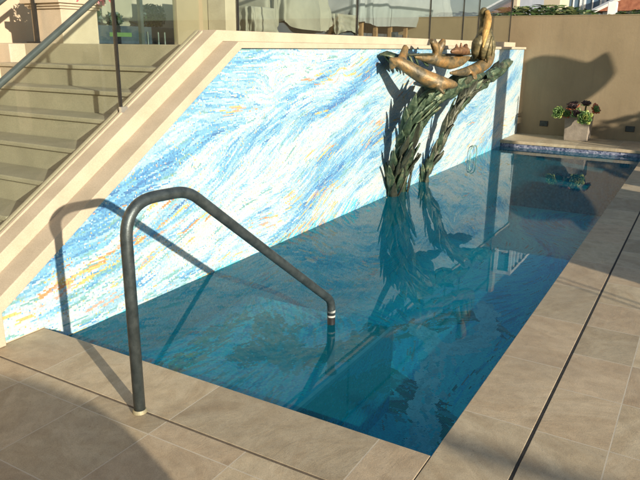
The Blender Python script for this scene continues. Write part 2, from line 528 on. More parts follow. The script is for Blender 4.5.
# dark expansion joints lie in the slot between coping and deck
bm = bmesh.new(); box(bm, -.335, 10.1, -2.557, -2.545, -.06, -.0012)
structure(build('deck_joint', bm, M['gap']))
structure(build('deck_joint', bx(-.345, -.335, -2.557, .0, -.06, -.001), simple('brown_joint', (.10, .075, .045), (.15, .11, .07), 30, .9)))
structure(build('pool_deck', bx(-9, -.345, -2.557, .25, -.12, 0), M['deck_near'], bevel=.003))
structure(build('pool_deck', bx(-9, 10.16, -7.2, -2.557, -.12, 0), M['deck_right'], bevel=.003))
structure(build('lawn', bx(-30, 40, -40, -7.21, -.3, -.02), simple('lawn_green', (.05, .08, .025), (.08, .11, .04), 3, .9, 0, .6, 80, .02)))

# basin
wallpaint = paint_wall()
floorpaint = paint_floor()
M['mosaic'] = mosaic_mat('glass_mosaic', .009)
M['mosaic_floor'] = mosaic_mat('glass_mosaic_floor', .012)
M['waterline'] = None
k = N('waterline_tile')
vor = k.n('ShaderNodeTexVoronoi', ins={'Vector': k.obj(), 'Scale': 38.0})
M['waterline'] = k.pbr(k.ramp(k.n('ShaderNodeSeparateColor', ins={0: vor.outputs['Color']}).outputs[0], [(0, (.05, .06, .11)), (.5, (.16, .17, .24)), (1, (.34, .34, .40))]), .3, 0, k.bump(vor.outputs['Distance'], .3, .004))

structure(floorpaint.mesh('pool_floor', M['mosaic_floor'], lambda a, b: np.stack([a, b, np.full_like(a, FZ)], 1)))
bl = simple('pool_blue_tile', (.05, .46, .68), (.08, .55, .72), 6, .35, 0, .2, 90)
bm = bmesh.new()
box(bm, -.33, .0, -2.25, .0, FZ-.1, -.061)
box(bm, -.33, 9.06, -2.50, -2.25, FZ-.1, -.061)
box(bm, -.33, 9.06, -2.25, .10, FZ-.1, FZ-.005)
structure(build('pool_basin', bm, bl))
# underwater bench the handrail stands on, edged with a pale tile line
bench = Canvas(.002, 1.914, -1.246, -.002, .012, (.05, .42, .62))
n = 3200
X = RNG.uniform(-.2, 2.2, n); Z = RNG.uniform(-1.2, 0, n)
bench.strokes(X, Z, RNG.uniform(.1, .4, n), RNG.uniform(.4, 1.3, n), PAL[choose([12, 13, 4, 6, 14, 9], [.34, .36, .12, .1, .05, .03], n)], floor_angle)
def bench_path(pts, ids, n, jit, w):
    P = np.array([(p.x, p.y) for p in spline([(a, b, 0) for a, b in pts], 12)])
    D = np.gradient(P, axis=0); A = np.arctan2(D[:, 1], D[:, 0])
    q = RNG.integers(0, len(P), n)
    an = A[q]+RNG.normal(0, .3, n)
    bench.strokes(P[q, 0]+RNG.normal(0, jit, n), P[q, 1]+RNG.normal(0, jit, n), RNG.uniform(.05, .22, n), RNG.uniform(.4, w, n), PAL[RNG.choice(ids, n)]*RNG.uniform(.4, 1.0, n)[:, None], lambda a, b: an)
bench_path([(.95, -.55), (1.15, -.72), (1.25, -1.0), (1.45, -1.12), (1.75, -1.18)], [11, 10, 11, 8], 420, .05, 2.0)
bench_path([(1.05, -.95), (1.25, -.70), (1.5, -.45)], [10, 10, 6, 8], 200, .06, 1.6)
bench_path([(.4, -.35), (.9, -.30), (1.5, -.2)], [14, 9, 7], 90, .05, 1.0)
bench.finish(.03, (12, 13, 4, 9))
structure(bench.mesh('pool_bench', M['mosaic_floor'], lambda a, b: np.stack([a, b, np.full_like(a, -.44)], 1)))
bf = Canvas(.002, 1.914, FZ, -.445, .012, (.05, .42, .62))
n = 2400
X = RNG.uniform(-.2, 2.2, n); Z = RNG.uniform(FZ, -.44, n)
bf.strokes(X, Z, RNG.uniform(.1, .4, n), RNG.uniform(.4, 1.3, n), PAL[choose([12, 13, 4, 10, 6], [.4, .25, .2, .05, .1], n)]*.85, floor_angle)
n = 520
t = RNG.random(n); X = .6+1.3*t+RNG.normal(0, .05, n); Z = -.50-.30*t+RNG.normal(0, .05, n)
bf.strokes(X, Z, RNG.uniform(.05, .2, n), RNG.uniform(.3, 1.2, n), PAL[choose([11, 10, 14], [.4, .45, .15], n)]*.6, lambda a, b: -.25+0*a)
bf.finish(.03, (12, 13, 4, 10))
structure(bf.mesh('pool_bench_face', M['mosaic_floor'], lambda a, b: np.stack([a, np.full_like(a, -1.2475), b], 1)))
bm = bmesh.new(); box(bm, .002, 1.914, -1.246, -.002, FZ, -.445)
structure(build('pool_bench_wall', bm, bl))
bm = bmesh.new(); box(bm, .2, 1.92, -1.253, -1.228, -.46, -.435); box(bm, 1.900, 1.92, -1.253, -1.233, -.70, -.462)
structure(build('bench_edge_tile', bm, simple('pale_edge_tile', (.45, .50, .50), (.55, .60, .58), 20, .4)))

# water surface
bm = bmesh.new()
vs = [bm.verts.new(c) for c in ((0.001, -2.249, WZ), (9.049, -2.249, WZ), (9.049, -.001, WZ), (0.001, -.001, WZ))]
bm.faces.new(vs)
structure(build('pool_water', bm, water_mat()))

# far ledge: coping slab over a band of waterline tile
structure(build('pool_ledge', bx(9.03, 10.167, -2.252, .0, -.045, 0.003), M['ledge'], bevel=.006))
structure(build('pool_ledge_base', bx(9.05, 10.167, -2.50, .0, -1.2, -.047), M['waterline']))
structure(build('pool_deck_end', bx(9.052, 10.16, -2.555, -2.254, -.12, .001), M['coping_right']))

# ------------------------------------------------------------------ mosaic wall with its stepped coping
mw = thing('mosaic_wall', 'long blue and white mosaic wall with swirling brushstroke pattern beside the pool', 'mosaic wall', (4.9, .1, 0))
def slope_z(x): return .187+(x+.246)*(1.478-.187)/(1.815+.246)
def mask(x, z): return (z < 1.486) & (z < slope_z(x)+.03) & ((x > -.0) | (z > 0.004)) & (x > -.25)
keep_world(wallpaint.mesh('mosaic_panel', M['mosaic'], lambda a, b: np.stack([a, np.zeros_like(a), b], 1), mask), mw)
bm = bmesh.new(); prism_xz(bm, [(-.24, FZ), (10.08, FZ), (10.08, 1.478), (1.80, 1.478), (-.24, .18)], .006, .30)
keep_world(build('wall_core', bm, M['cream']), mw)
# end of the mosaic wall seen past its right edge
lower = [(-.25, 0.003), (-.25, .183), (1.815, 1.480), (10.115, 1.480), (10.115, 1.515), (1.78, 1.525), (-.29, .245), (-.29, 0.003)]
bm = bmesh.new(); prism_xz(bm, lower, -.03, .16)
keep_world(build('coping_moulding', bm, M['cap'], bevel=.004), mw)
upper = [(-.36, .003), (-.292, .003), (-.292, .215), (1.79, 1.5265), (9.93, 1.517), (9.93, 1.592), (1.727, 1.603), (-.36, .29)]
bm = bmesh.new(); prism_xz(bm, upper, .12, .32)
keep_world(build('coping_cap', bm, M['cap'], bevel=.004), mw)

# ------------------------------------------------------------------ stairs, landing and terrace
st = thing('outdoor_stairs', 'pale stone stairs climbing behind the glass beside the mosaic wall', 'stairs', (.5, 1.2, 0))
XL, TR, RI = 1.65, .26, .155
for kk in range(1, 10):
    z = 1.5-RI*kk
    if z < .02: z = .04
    x1 = XL-TR*(kk-1); x0 = x1-TR
    bm = bx(x0, x1-.001, .325, 2.15, -.1, z-.0301); box(bm, x0-.018, x1-.001, .326, 2.149, z-.030, z)
    keep_world(build('step', bm, M['step'], bevel=.006), st)
structure(build('terrace_floor', bx(XL, 10.14, .325, 14, -.3, 1.5), M['step'], bevel=.006))

# stepped plinth and cream house wall to the left of the stairs
hw = thing('house_wall', 'sunlit cream house wall on the far left above the stairs', 'wall', (0, 3.3, 0))
keep_world(build('wall_panel', bx(-9, 3.05, 3.2, 3.4, -.1, 5.5), M['cream']), hw)
keep_world(build('base_course', bx(-9, 2.2, 3.12, 3.198, -.1, 1.30), M['cream'], bevel=.01), hw)
pc = thing('stair_curb', 'low stepped cream curb along the left side of the stairs', 'curb', (1, 2.3, 0))
keep_world(build('curb_block', bx(1.50, 1.90, 2.153, 2.40, -.1, 1.496), M['cap'], bevel=.008), pc)
keep_world(build('curb_block', bx(.2, 1.498, 2.153, 2.40, -.1, 1.335), M['cream'], bevel=.008), pc)

# planter pillar with red flowers
pp = thing('planter_pillar', 'square cream pillar with moulded top holding red flowers above the stairs', 'pillar', (2.13, 2.2, 1.5))
keep_world(build('shaft', bx(1.93, 2.33, 2.0, 2.4, 1.495, 1.79), M['cap'], bevel=.006), pp)
bm = bmesh.new(); box(bm, 1.912, 2.348, 1.982, 2.418, 1.791, 1.812); box(bm, 1.895, 2.365, 1.965, 2.435, 1.812, 1.835); box(bm, 1.87, 2.39, 1.94, 2.46, 1.835, 1.90)
keep_world(build('moulding', bm, M['cap'], bevel=.005), pp)
def leafclump(name, c, r, n, size, mats, seed, parent=None, sz=.7, wmat=None):
    rr = random.Random(seed); bm = bmesh.new()
    for i in range(n):
        while True:
            p = Vector((rr.uniform(-1, 1), rr.uniform(-1, 1), rr.uniform(-1, 1)))
            if p.length < 1 and p.length > .35*rr.random(): break
        p = Vector((p.x*r, p.y*r, p.z*r*sz))+Vector(c)
        a = Vector((rr.gauss(0, 1), rr.gauss(0, 1), rr.gauss(0, 1))).normalized()
        b = a.cross(Vector((rr.gauss(0, 1), rr.gauss(0, 1), rr.gauss(0, 1)))).normalized()
        s = size*rr.uniform(.6, 1.3)
        v = [bm.verts.new(p-a*s), bm.verts.new(p+b*s*.45+a*s*.1), bm.verts.new(p+a*s), bm.verts.new(p-b*s*.45+a*s*.1)]
        f = bm.faces.new(v)
        w = wmat or [1]*len(mats)
        f.material_index = rr.choices(range(len(mats)), w)[0]
    return build(name, bm, mats, parent, recalc=False)
M['leaf'] = simple('leaf_green', (.035, .075, .018), (.07, .13, .03), 12, .55)
M['leaf2'] = simple('leaf_dark', (.018, .04, .014), (.04, .07, .022), 12, .6)
M['leaf3'] = simple('leaf_olive', (.07, .09, .025), (.11, .12, .04), 12, .6)
M['redflower'] = simple('red_petals', (.42, .03, .04), (.55, .10, .12), 30, .6)
M['pinkflower'] = simple('pink_petals', (.55, .18, .22), (.62, .28, .3), 30, .6)
fl = thing('geranium', 'red and pink flowers spilling over the top of the cream pillar', 'flowers', (2.13, 2.2, 1.9))
bm_ = leafclump('foliage', (2.13, 2.2, 1.98), .26, 420, .045, [M['leaf'], M['leaf2']], 3)
keep_world(bm_, fl)
keep_world(leafclump('blossom', (2.10, 2.14, 1.99), .29, 380, .028, [M['redflower'], M['pinkflower']], 4), fl)
keep_world(leafclump('blossom', (2.3, 1.92, 1.89), .09, 90, .026, [M['redflower'], M['pinkflower']], 5), fl)

# ------------------------------------------------------------------ glass balustrades
def panel_xz(name, pts, y, parent, t=.012):
    bm = bmesh.new(); prism_xz(bm, pts, y-t/2, y+t/2)
    return keep_world(build(name, bm, M['glass']), parent)
def cap_z(x): return 1.603+(x-1.727)*(1.603-.29)/(1.727+.36) if x < 1.727 else 1.603-(x-1.727)*.011/8.2
gb = thing('stair_balustrade', 'sloping clear glass balustrade with grey green handrail beside the stairs', 'balustrade', (.6, .25, .3))
GY = .262
def hand_z(x): return 1.277+(x-.07)*.672
panel_xz('glass_panel', [(-.34, cap_z(-.34)), (.898, cap_z(.898)), (.898, hand_z(.898)-.01), (-.34, hand_z(-.34)-.01)], GY, gb)
panel_xz('glass_panel', [(.925, cap_z(.925)), (1.70, cap_z(1.70)), (1.70, hand_z(1.70)-.01), (.925, hand_z(.925)-.01)], GY, gb)
bm = bmesh.new(); tube(bm, [(-.5, GY, hand_z(-.5)), (1.72, GY, hand_z(1.72))], .019, 14)
keep_world(build('handrail', bm, M['rail_green'], smooth=False), gb)
bm = bmesh.new(); prism_xz(bm, [(.906, cap_z(.906)-.01), (.918, cap_z(.918)-.01), (.918, hand_z(.918)-.015), (.906, hand_z(.906)-.015)], GY-.012, GY+.012)
keep_world(build('post', bm, M['black']), gb)
bm = bmesh.new(); prism_xz(bm, [(-.36, cap_z(-.36)+.001), (1.70, cap_z(1.70)+.001), (1.70, cap_z(1.7)+.014), (-.36, cap_z(-.36)+.014)], GY-.032, GY-.012)
prism_xz(bm, [(-.36, cap_z(-.36)+.001), (1.70, cap_z(1.70)+.001), (1.70, cap_z(1.7)+.014), (-.36, cap_z(-.36)+.014)], GY+.012, GY+.03)
keep_world(build('channel', bm, M['cap']), gb)
bm = bmesh.new(); box(bm, .885, .94, GY-.035, GY-.013, cap_z(.91)-.005, cap_z(.91)+.03)
keep_world(build('clamp', bm, M['steel']), gb)

tb = thing('terrace_balustrade', 'clear glass panels standing along the top of the mosaic wall', 'balustrade', (5, .25, 1.6))
joints = [1.74, 2.155, 4.15, 6.17, 7.46, 8.18, 10.0]
for a, b in zip(joints[:-1], joints[1:]):
    panel_xz('glass_panel', [(a+.012, cap_z(a)), (b-.012, cap_z(b)), (b-.012, 2.62), (a+.012, 2.62)], GY, tb)
for a in joints[1:]:
    bm = bx(a-.007, a+.007, GY-.010, GY+.010, cap_z(a), 2.63)
    keep_world(build('post', bm, M['black']), tb)
bm = bx(1.72, 10.02, GY-.022, GY+.022, 2.625, 2.665)
keep_world(build('handrail', bm, M['rail_green'], bevel=.008), tb)
for a in (5.1, 8.3):
    bm = bx(a-.035, a+.035, GY-.03, GY+.03, 1.592, 1.66); keep_world(build('clamp', bm, M['steel_dark'], bevel=.004), tb)

# left-hand balustrade of the stairs
lb = thing('side_balustrade', 'black post and dark handrail on the left side of the stairs', 'balustrade', (1.87, 2.27, 1.5))
bm = bx(1.855, 1.885, 2.255, 2.285, 1.50, 2.03); keep_world(build('post', bm, M['black']), lb)
bm = bx(1.80, 1.915, 2.215, 2.325, 1.497, 1.515); keep_world(build('base_plate', bm, M['black']), lb)
bm = bmesh.new(); tube(bm, [(.2, 2.27, .82+.12), (1.90, 2.27, 2.06)], .022, 12); keep_world(build('handrail', bm, M['rail_green'], smooth=False), lb)

# glass fence behind the landing, green sticker, slim posts
gf = thing('landing_fence', 'glass fence at the head of the stairs with a green safety strip', 'glass fence', (3, 2.35, 1.5))
bm = bx(2.34, 3.14, 2.29, 2.302, 1.53, 2.7); keep_world(build('glass_panel', bm, M['glass']), gf)
bm = bx(3.19, 3.69, 2.29, 2.302, 1.53, 2.7); keep_world(build('glass_panel', bm, M['glass']), gf)
bm = bx(3.145, 3.185, 2.275, 2.318, 1.5, 2.72); keep_world(build('post', bm, M['rail_green']), gf)
bm = bx(2.335, 3.63, 2.27, 2.32, 2.70, 2.74); keep_world(build('handrail', bm, M['rail_green']), gf)
bm = bx(2.72, 3.01, 2.280, 2.288, 1.572, 1.612); keep_world(build('safety_strip', bm, simple('green_strip', (.07, .135, .045), (.085, .16, .055), 20, .4)), gf)
for x in (3.36, 3.52, 3.62):
    bm = bmesh.new(); tube(bm, [(x, 2.40, 1.5), (x, 2.40, 1.60+.03*(x > 3.3))], .012, 10); keep_world(build('spigot', bm, M['steel_dark']), gf)

# beige garden wall behind that fence, dark blue planter box and shrubs that stand in front of it
bw = thing('beige_back_wall', 'beige wall behind the glass fence carrying soft plant shadows', 'wall', (4, 3.6, 1.5))
keep_world(build('wall_panel', bx(2.78, 12.5, 3.52, 3.7, 1.45, 4.6), simple('grey_beige_render', (.30, .27, .21), (.35, .31, .245), 2, .9)), bw)
tr = thing('planter_trough', 'long dark blue grey planter trough behind the glass fence', 'planter', (4.0, 3.1, 1.5))
bm = bmesh.new(); box(bm, 2.9, 5.0, 2.95, 3.3, 1.5, 1.70)
keep_world(build('trough', bm, simple('slate_blue', (.035, .05, .075), (.06, .08, .105), 8, .6), bevel=.01), tr)
M['shadowleaf'] = simple('blue_green_leaf', (.05, .07, .075), (.09, .11, .11), 12, .6)
for i, (x, r, z, lab) in enumerate([(3.15, .15, 1.80, 'rounded grey green shrub nearest the cream pillar in the dark trough'), (3.55, .09, 1.77, 'small low grey green shrub in the middle of the dark trough'), (4.18, .16, 1.83, 'bushy grey green shrub at the right end of the dark trough')]):
    s = thing('shrub', lab, 'shrub', (x, 3.1, 1.70), 'shrubs in the dark trough')
    keep_world(leafclump('crown', (x, 3.1, z), r, 420, .035, [M['shadowleaf'], M['leaf2']], 20+i, sz=.9), s)
    bm = bmesh.new(); tube(bm, [(x, 3.1, 1.66), (x+.01, 3.7, z)], [.012, .006], 6); keep_world(build('stem', bm, M['bronze_dark']), s)

# tan side wall and cream pilaster beyond the landing
tw = build('tan_wall', bx(3.70, 4.30, 2.27, 2.34, 1.49, 2.3), simple('yellow_tan_render', (.25, .20, .125), (.30, .24, .15), 2, .9), bevel=.01)
tag(tw, 'yellowish tan wall end at the head of the stairs beside the cream pilaster', 'wall')
pil = thing('cream_pilaster', 'tall cream pilaster with vertical moulding behind the top corner of the coping', 'pilaster', (4.2, 2.1, 1.5))
keep_world(build('shaft', bx(4.215, 4.44, 2.0, 2.262, 1.49, 2.35), M['cap'], bevel=.006), pil)
keep_world(build('moulding', bx(4.442, 4.49, 2.03, 2.25, 1.49, 2.35), M['cream'], bevel=.01), pil)

# covered terrace furniture
def cloth_mat(name, c1, c2):
    k = N(name)
    f = k.noise(2.2, 4, .6, None, .8).outputs[0]
    w = k.noise(240, 2).outputs[0]
    return k.pbr(k.ramp(f, [(.3, c1), (.7, c2)]), .85, 0, k.bump(k.math('ADD', f, k.math('MULTIPLY', w, .12)), .4, .03))
M['cloth_beige'] = cloth_mat('beige_cover_cloth', (.20, .19, .15), (.27, .255, .20))
M['cloth_grey'] = cloth_mat('grey_cover_cloth', (.19, .20, .20), (.25, .26, .255))
M['cloth_dark'] = cloth_mat('charcoal_cloth', (.035, .042, .055), (.06, .068, .08))
M['wood'] = simple('teak_wood', (.20, .11, .05), (.30, .18, .08), 14, .6)
def drape(name, x0, x1, y0, y1, z0, z1, folds, seed, m, parent, lean=0.0, hem=.03, top=.75):
    rr = random.Random(seed)
    cx, cy, hx, hy = (x0+x1)/2, (y0+y1)/2, (x1-x0)/2, (y1-y0)/2
    nu, nv = 144, 26
    ph = [rr.uniform(0, 6.28) for _ in range(6)]
    bm = bmesh.new(); rings = []
    for j in range(nv+1):
        t = j/nv
        ring = []
        for i in range(nu):
            a = 2*math.pi*i/nu
            c, s = math.cos(a), math.sin(a)
            e = .32
            ux = math.copysign(abs(c)**e, c); uy = math.copysign(abs(s)**e, s)
            if t < .8:
                q = t/.8; sc = 1-(1-top)*q*q*.6; z = z0+(z1-z0)*q*.97
            else:
                q = (t-.8)/.2; sc = (1-(1-top)*.6)*math.cos(q*math.pi/2*.98); z = z0+(z1-z0)*(.97+.03*math.sin(q*math.pi/2))
            low = max(0, 1-t/.8)
            w = (.025+.045*low)*(math.sin(folds*a+ph[0]+2.2*t)*.6+math.sin((folds*1.7)*a+ph[1]-1.5*t)*.4+math.sin(3*a+ph[2]+4*t)*.5)
            cr = .012*math.sin(9*a+14*t+ph[3])*math.sin(11*t+ph[4])
            zz = z+(hem*math.sin(5*a+ph[5])*low**3)
            ring.append(bm.verts.new((cx+ux*(hx*sc+w+cr)+lean*t, cy+uy*(hy*sc+w+cr), zz)))
        rings.append(ring)
    for j in range(nv):
        for i in range(nu):
            bm.faces.new((rings[j][i], rings[j][(i+1) % nu], rings[j+1][(i+1) % nu], rings[j+1][i]))
    bm.faces.new(rings[-1])
    return keep_world(build(name, bm, m, smooth=True), parent)

c1 = thing('covered_chair', 'terrace chair under a crumpled pale beige cover next to the cream pilaster', 'chair', (5.0, 2.3, 1.5))
drape('cover', 4.74, 5.32, 2.02, 2.6, 1.56, 1.97, 9, 1, M['cloth_beige'], c1, top=.9)
for x, y in ((4.82, 2.1), (5.24, 2.1), (4.82, 2.5), (5.24, 2.5)):
    keep_world(build('leg', bx(x-.02, x+.02, y-.02, y+.02, 1.5, 1.62), M['cloth_dark']), c1)
c2 = thing('covered_sofa', 'bulky terrace sofa under a draped beige cover above a dark base', 'sofa', (6.1, 2.3, 1.5))
drape('cover', 5.34, 6.75, 2.0, 2.9, 1.76, 2.55, 13, 5, M['cloth_beige'], c2, hem=.06)
keep_world(build('base', bx(5.40, 6.70, 2.10, 2.85, 1.5, 1.80), M['cloth_dark'], bevel=.03), c2)
c3 = thing('covered_armchair', 'low terrace armchair under a pale cover right of the bulky sofa', 'armchair', (7.3, 2.4, 1.5))
drape('cover', 6.95, 7.75, 2.05, 2.75, 1.70, 1.98, 8, 9, M['cloth_beige'], c3, top=.92)
keep_world(build('base', bx(7.0, 7.7, 2.12, 2.7, 1.5, 1.72), M['cloth_dark'], bevel=.02), c3)
# cover shapes: tall parasol cover over a slatted teak table
c4 = thing('covered_table', 'teak table with slim legs under a long grey cover near the pelican', 'table', (10, 2.3, 1.5))
drape('cover', 7.85, 12.3, 2.05, 3.2, 1.86, 2.75, 17, 14, M['cloth_grey'], c4, hem=.03, top=.85)
for x in (8.05, 8.6, 9.2, 9.9, 10.6, 11.3, 12.0):
    for y in (2.2, 3.05):
        keep_world(build('leg', bx(x-.035, x+.035, y-.03, y+.03, 1.5, 1.92), M['wood']), c4)
keep_world(build('shelf', bx(8.0, 12.1, 2.25, 3.0, 1.60, 1.72), M['cloth_dark']), c4)
dw = build('house_window', bx(5.0, 6.4, 3.475, 3.517, 1.75, 3.0), simple('dark_window_glass', (.02, .03, .05), (.03, .045, .07), 2, .1, 0, 0))
tag(dw, 'dark window in the beige wall behind the covered furniture', 'window')

# ------------------------------------------------------------------ far garden wall, vents, planter and succulents
FX = 10.167
fw = thing('garden_wall', 'tall plain tan rendered wall closing the far end of the pool', 'wall', (FX, -2, 0))
keep_world(build('wall_panel', bx(FX, FX+.22, -9.5, 13, -.3, 2.03), M['tan']), fw)
keep_world(build('capping', bx(FX-.006, FX+.235, -9.5, 13, 2.031, 2.047), M['tan']), fw)
for y in (-.455, -1.875):
    v = bmesh.new(); box(v, FX-.012, FX-.001, y-.072, y+.072, .155, .25)
    f = keep_world(build('vent', v, M['black'], bevel=.004), fw)
    v = bmesh.new()
    for q in range(4): box(v, FX-.020, FX-.0125, y-.062, y+.062, .167+q*.02, .175+q*.02)
    g = build('louvre', v, M['steel_dark']); g.parent = f
PLX = 9.62
pl = thing('planter_box', 'square grey brown stone planter box on the ledge at the far end', 'planter', (PLX+.2, -1.1, 0))
bm = bmesh.new()
pts0, pts1 = .185, .20
v0 = [bm.verts.new((PLX+.2+sx*.185, -1.10+sy*.185, .004)) for sx, sy in ((-1, -1), (1, -1), (1, 1), (-1, 1))]
v1 = [bm.verts.new((PLX+.2+sx*.20, -1.10+sy*.20, .41)) for sx, sy in ((-1, -1), (1, -1), (1, 1), (-1, 1))]
v2 = [bm.verts.new((PLX+.2+sx*.172, -1.10+sy*.172, .41)) for sx, sy in ((-1, -1), (1, -1), (1, 1), (-1, 1))]
v3 = [bm.verts.new((PLX+.2+sx*.172, -1.10+sy*.172, .36)) for sx, sy in ((-1, -1), (1, -1), (1, 1), (-1, 1))]
bm.faces.new(v0[::-1])
for a, b in ((v0, v1), (v1, v2), (v2, v3)):
    for i in range(4): bm.faces.new((a[i], a[(i+1) % 4], b[(i+1) % 4], b[i]))
bm.faces.new(v3)
keep_world(build('tub', bm, simple('planter_stone', (.20, .165, .125), (.28, .235, .18), 9, .85, 0, .5, 90, .006, fine=.2), bevel=.006), pl)
keep_world(build('soil', bx(PLX+.03, PLX+.37, -1.27, -.93, .361, .375), simple('soil', (.03, .02, .012), (.05, .035, .02), 40, .95)), pl)

def rosette(bm, c, nrm, R, n, mats_by_layer, seed):
    rr = random.Random(seed)
    nrm = Vector(nrm).normalized()
    t = Vector((0, 0, 1)).cross(nrm)
    if t.length < .1: t = Vector((1, 0, 0))
    t.normalize(); b = nrm.cross(t)
    for i in range(n):
        f = i/n
        a = i*2.39996
        rad = t*math.cos(a)+b*math.sin(a)
        side = nrm.cross(rad)
        open_ = .25+1.15*(f**.8)                 # inner leaves upright, outer flat
        d = (nrm*math.cos(open_)+rad*math.sin(open_)).normalized()
        L = R*(.45+.6*f)*rr.uniform(.9, 1.08)
        up = side.cross(d).normalized()
        w = L*.30
        base = Vector(c)+rad*R*.05
        P = [(0, .35), (.45, .75), (.78, 1.0), (.95, .6), (1.03, .05)]
        th = .05*L
        top, bot = [], []
        for q, ww in P:
            cc = base+d*L*q+nrm*(L*.10*q*q)
            top.append((bm.verts.new(cc-side*w*ww+up*th*.2), bm.verts.new(cc+up*-th*.6), bm.verts.new(cc+side*w*ww+up*th*.2)))
        mi = mats_by_layer(f)
        for k in range(len(P)-1):
            for j in range(2):
                fc = bm.faces.new((top[k][j], top[k][j+1], top[k+1][j+1], top[k+1][j])); fc.material_index = mi
M['suc_green'] = simple('succulent_green', (.07, .135, .028), (.13, .21, .045), 14, .45)
M['suc_yellow'] = simple('succulent_yellow_green', (.22, .26, .055), (.30, .33, .08), 14, .45)
M['suc_dark'] = simple('succulent_burgundy', (.035, .018, .016), (.075, .035, .025), 14, .45)
M['suc_red'] = simple('succulent_red', (.30, .06, .025), (.40, .12, .04), 14, .45)
SM = [M['suc_green'], M['suc_yellow'], M['suc_dark'], M['suc_red']]
sp = thing('aeonium', 'succulent with green and burgundy rosettes filling the stone planter box', 'succulent', (PLX+.2, -1.1, .37))
ROS = [((9.62, -.80, .455), (-1, .3, .35), .135, lambda f: 0 if f < .75 else 1), ((9.60, -1.02, .545), (-.5, .1, 1), .13, lambda f: 2 if f < .8 else 3),
       ((9.72, -1.20, .60), (-.4, -.1, 1), .11, lambda f: 2 if f < .9 else 0), ((9.52, -1.235, .40), (-1, -.15, .35), .15, lambda f: 1 if (f < .35 or f > .85) else 0),
       ((9.68, -1.345, .53), (-.5, -.7, .5), .115, lambda f: 3 if f > .6 else 0), ((9.80, -.98, .58), (-.2, .2, 1), .11, lambda f: 2),
       ((9.56, -1.10, .455), (-.9, 0, .5), .11, lambda f: 2 if f < .7 else 0), ((9.66, -.93, .43), (-.8, .2, .4), .10, lambda f: 3 if f > .8 else 0)]
for i, (c, nr, R, fn) in enumerate(ROS):
    bm = bmesh.new(); rosette(bm, c, nr, R*.84, 34, fn, i)
    ro = build('rosette', bm, SM, smooth=True)
    so = ro.modifiers.new('thick', 'SOLIDIFY'); so.thickness = .006
    keep_world(ro, sp)
bm = bmesh.new()
for c, nr, R, fn in ROS:
    tube(bm, spline([(PLX+.2+(c[0]-PLX-.2)*.3, -1.1+(c[1]+1.1)*.4, .36), (PLX+.2+(c[0]-PLX-.2)*.7, -1.1+(c[1]+1.1)*.8, .40), tuple(c)], 5), [.018, .014], 7)
keep_world(build('stems', bm, M['leaf3']), sp)

# ------------------------------------------------------------------ pool handrail
hr = thing('pool_handrail', 'bent grey steel handrail rising from the deck and dropping into the pool', 'handrail', (-.352, -1.076, 0))
RY, RE = -1.076, -1.20
path = fillet([(-.352, RY, 0.0), (-.352, RY, .915), (-.022, RY-.03, .905), (1.082, RE, .045), (1.084, RE, -.055)], [.16, .07, .09], 10)
bm = bmesh.new(); tube(bm, path, .0245, 20)
keep_world(build('rail_tube', bm, M['steel_dark'], smooth=True), hr)
bm = bmesh.new(); tube(bm, [(-.352, RY, .001), (-.352, RY, .010), (-.352, RY, .016)], [.031, .030, .026], 24)
keep_world(build('base_flange', bm, M['brass'], smooth=False), hr)
bm = bmesh.new(); tube(bm, [(1.084, RE, -.058), (1.084, RE, -.046)], .0250, 20)
tube(bm, [(1.084, RE, -.028), (1.084, RE, -.014)], .0250, 20)
keep_world(build('collar', bm, simple('white_collar', (.34, .35, .32), (.42, .42, .39), 30, .4)), hr)
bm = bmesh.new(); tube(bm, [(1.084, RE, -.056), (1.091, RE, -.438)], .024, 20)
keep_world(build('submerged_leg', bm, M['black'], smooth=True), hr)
bm = bmesh.new(); tube(bm, [(1.091, RE, -.439), (1.091, RE, -.425)], .036, 20)
keep_world(build('foot_flange', bm, M['steel_dark']), hr)

hp = build('grab_hoop', bmesh.new(), M['steel'])
bpy.data.objects.remove(hp)
bm = bmesh.new(); tube(bm, fillet([(7.30, -.035, -.42), (7.28, -.05, .10), (7.58, -.05, .10), (7.60, -.035, -.42)], .12, 8), .009, 10)
hp = build('grab_hoop', bm, simple('pale_green_steel', (.25, .42, .36), (.36, .52, .44), 20, .35, .5, .05), smooth=True)
tag(hp, 'thin upright metal hoop at the waterline in front of the mosaic', 'grab rail')

